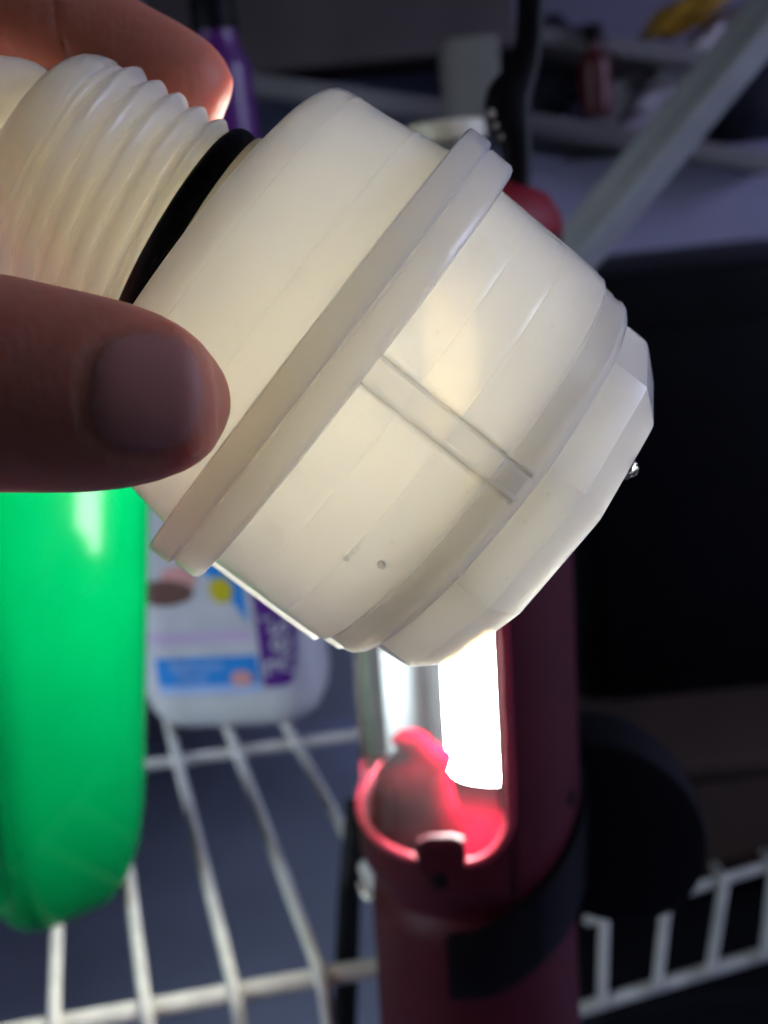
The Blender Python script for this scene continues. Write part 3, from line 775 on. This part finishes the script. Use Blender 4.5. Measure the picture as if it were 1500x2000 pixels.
# ------------------------------------------------------------------ the hand
def hand():
    def skin(name, col, col2):
        mt = material(name, col, .55, sss=1.0, radius=(1.0, .25, .11), sscale=.010, col2=col2, vscale=90, spec=.25)
        nt = mt.node_tree; b = nt.nodes['Principled BSDF']; tc = nt.nodes.new('ShaderNodeTexCoord')
        vo = nt.nodes.new('ShaderNodeTexVoronoi'); vo.inputs['Scale'].default_value = 900
        nz = nt.nodes.new('ShaderNodeTexNoise'); nz.inputs['Scale'].default_value = 260; nz.inputs['Detail'].default_value = 6
        nt.links.new(tc.outputs['Object'], vo.inputs['Vector']); nt.links.new(tc.outputs['Object'], nz.inputs['Vector'])
        wv = nt.nodes.new('ShaderNodeTexWave'); wv.inputs['Scale'].default_value = 330; wv.inputs['Distortion'].default_value = 3; wv.inputs['Detail'].default_value = 2; wv.inputs['Detail Scale'].default_value = .4
        nt.links.new(tc.outputs['Object'], wv.inputs['Vector'])
        b1 = nt.nodes.new('ShaderNodeBump'); b1.inputs['Strength'].default_value = .12; b1.inputs['Distance'].default_value = .0004
        b2 = nt.nodes.new('ShaderNodeBump'); b2.inputs['Strength'].default_value = .35; b2.inputs['Distance'].default_value = .0006
        b3 = nt.nodes.new('ShaderNodeBump'); b3.inputs['Strength'].default_value = .03; b3.inputs['Distance'].default_value = .0003
        nt.links.new(vo.outputs['Distance'], b1.inputs['Height']); nt.links.new(nz.outputs['Fac'], b2.inputs['Height']); nt.links.new(wv.outputs['Fac'], b3.inputs['Height'])
        nt.links.new(b1.outputs['Normal'], b2.inputs['Normal']); nt.links.new(b2.outputs['Normal'], b3.inputs['Normal']); nt.links.new(b3.outputs['Normal'], b.inputs['Normal'])
        return mt
    m_skin = skin('skin', (.50, .205, .135), (.44, .165, .105))
    m_nail = material('nail', (.45, .20, .165), .62, sss=.6, radius=(1, .35, .3), sscale=.0015, bump=.05, bscale=300, spec=.25)
    q = lambda px, py, d: W(px, py, d)
    def c3(x, y, z): return CO + cv(x, y, z) / 1000             # camera-space mm: right, up, away
    parts = []
    # thumb, flattened front to back
    th_px = [(455, 771, 1.2), (448, 772, 33), (438, 773, 58), (420, 775, 88), (395, 777, 115), (360, 778, 142), (310, 778, 164), (250, 775, 182), (180, 770, 194), (100, 762, 203), (0, 751, 214), (-120, 738, 220), (-260, 722, 212)]
    DT = .0995
    pts = [q(px, py, DT + (.0015 if px > 380 else 0)) for px, py, r in th_px]; rs = [r * DT / FPX for _, _, r in th_px]
    pts += [c3(-58, 14, 102), c3(-72, 12, 106), c3(-90, 6, 110), c3(-112, -4, 113)]
    rs += [.0098, .0112, .0135, .016]
    parts.append(tube(pts, rs, 40, flat=(FWD, .80)))
    # index finger
    DI = .1375
    ix = [(447, 193, 2), (441, 190, 42), (428, 187, 70), (405, 184, 95), (370, 180, 113), (325, 172, 124), (260, 148, 131), (190, 117, 137), (110, 82, 143), (20, 42, 147), (-80, 0, 148)]
    pts = [q(px, py, DI) for px, py, r in ix]; rs = [r * DI / FPX for _, _, r in ix]
    pts += [c3(-64, 69, 137), c3(-76, 72, 135), c3(-90, 66, 131), c3(-104, 50, 126), c3(-116, 36, 122)]
    rs += [.0092, .0100, .0100, .0104, .0115]
    parts.append(tube(spline(pts, 3), [rs[min(int(i / 3), len(rs) - 1)] + (rs[min(int(i / 3) + 1, len(rs) - 1)] - rs[min(int(i / 3), len(rs) - 1)]) * (i % 3) / 3 for i in range((len(pts) - 1) * 3 + 1)], 32, flat=(FWD, .92)))
    # the three other fingers curl out of the frame behind the index finger
    for k, (dx, dy, dz, L) in enumerate(((-4, -4, 17, 1.0), (-6, -14, 33, .95), (-8, -26, 47, .82))):
        pts = [c3(-66 + dx, 40 + dy, 128 + dz), c3(-72 + dx, 50 + dy, 134 + dz), c3(-82 + dx, 62 + dy, 136 + dz), c3(-97 + dx, 66 + dy, 133 + dz), c3(-112 + dx, 54 + dy, 128 + dz), c3(-122 + dx, 34 + dy * .8, 122 + dz * .8)]
        pr, rr_ = capsule_path(spline(pts, 5), [(.0068 + .0032 * i / 25) * (.85 + .15 * L) for i in range(26)], 5)
        parts.append(tube(pr, rr_, 24))
    # palm and wrist
    for (a, b, r0, r1) in ((c3(-115, 36, 122), c3(-158, -40, 112), .0125, .018), (c3(-122, 30, 136), c3(-160, -42, 122), .0125, .018), (c3(-127, 22, 149), c3(-163, -44, 132), .012, .017), (c3(-131, 10, 160), c3(-166, -46, 142), .0115, .016),
                           (c3(-100, 4, 111), c3(-150, -40, 114), .016, .019), (c3(-150, -34, 116), c3(-180, -95, 112), .020, .022), (c3(-158, -36, 134), c3(-186, -96, 128), .020, .022), (c3(-112, 20, 117), c3(-130, 0, 120), .012, .014)):
        pr, rr_ = capsule_path([lerp(a, b, i / 8) for i in range(9)], [lerp(r0, r1, i / 8) for i in range(9)], 6); parts.append(tube(pr, rr_, 24))
    vs, fs = join(*parts)
    O = c3(-120, 0, 115)
    me = mesh_from('hand_raw', [v - O for v in vs], fs, 0)
    ob = bpy.data.objects.new('hand_raw', me); COL.objects.link(ob)
    rm = ob.modifiers.new('r', 'REMESH'); rm.mode = 'VOXEL'; rm.voxel_size = .0007; rm.use_smooth_shade = True
    sm = ob.modifiers.new('s', 'SMOOTH'); sm.factor = .5; sm.iterations = 9
    dg = bpy.context.evaluated_depsgraph_get(); dg.update()
    hm = bpy.data.meshes.new_from_object(ob.evaluated_get(dg)); bpy.data.objects.remove(ob)
    # knuckle creases on the index finger and nail fold of the thumb
    for v in hm.vertices:
        p = v.co + O - CO; x, y, z = p.dot(CX), p.dot(CY), p.dot(FWD)
        px, py = 750 + x / z * FPX, 1000 - y / z * FPX
        if z > .118 and -60 < px < 320 and py < 330:
            cr = math.exp(-((px - 118 - .18 * (py - 60)) / 6.0) ** 2) * .00035 + math.exp(-((px - 96 - .18 * (py - 60)) / 5.0) ** 2) * .00022
            v.co -= v.normal * cr
        if z < .102 and 100 < px < 460 and 560 < py < 980:       # groove round the nail
            u = (px - 285) / 122; w2 = (py - 765) / 128
            rr_ = (abs(u) ** 2.6 + abs(w2) ** 2.6) ** (1 / 2.6)
            v.co -= v.normal * (.00022 * math.exp(-((rr_ - 1.0) / .07) ** 2) - .00003 * math.exp(-((rr_ - 1.14) / .08) ** 2)) * sstep(1.2, .6, u)
    hm.update()
    h = link('hand', hm, m_skin); h.location = O
    tag(h, 'hand from the left pinching the fitting between thumb and index finger', 'hand')
    # thumb nail
    bv = BVHTree.FromPolygons([v.co for v in hm.vertices], [p.vertices[:] for p in hm.polygons])
    n = 48; vs, fs = [], []
    idx = {}
    for lay in (0, 1):
        for i in range(n + 1):
            for j in range(n + 1):
                a, b = i / n * 2 - 1, j / n * 2 - 1
                # rounded-square map
                s = max(abs(a), abs(b)); L3 = (abs(a) ** 2.6 + abs(b) ** 2.6) ** (1 / 2.6); k = (s / L3) if L3 > 0 else 1
                a2, b2 = a * k, b * k
                px, py = 285 + a2 * 122, 765 + b2 * 128
                d = (W(px, py, .2) - CO).normalized()
                hit = bv.ray_cast(CO - O, d)
                e = .00036 * (1 - s ** 4) - .00014
                if lay: e -= .0009
                pnt = hit[0] - d * e if hit[0] is not None else (W(px, py, .095) - O)
                idx[lay, i, j] = len(vs); vs.append(pnt)
    for lay in (0, 1):
        for i in range(n):
            for j in range(n): fs.append((idx[lay, i, j], idx[lay, i + 1, j], idx[lay, i + 1, j + 1], idx[lay, i, j + 1]))
    bd = [(i, 0) for i in range(n)] + [(n, j) for j in range(n)] + [(i, n) for i in range(n, 0, -1)] + [(0, j) for j in range(n, 0, -1)]
    for k in range(len(bd)):
        a, b = bd[k], bd[(k + 1) % len(bd)]
        fs.append((idx[0, a[0], a[1]], idx[0, b[0], b[1]], idx[1, b[0], b[1]], idx[1, a[0], a[1]]))
    link('thumb_nail', mesh_from('thumb_nail', vs, fs, 60), m_nail, h)
hand()
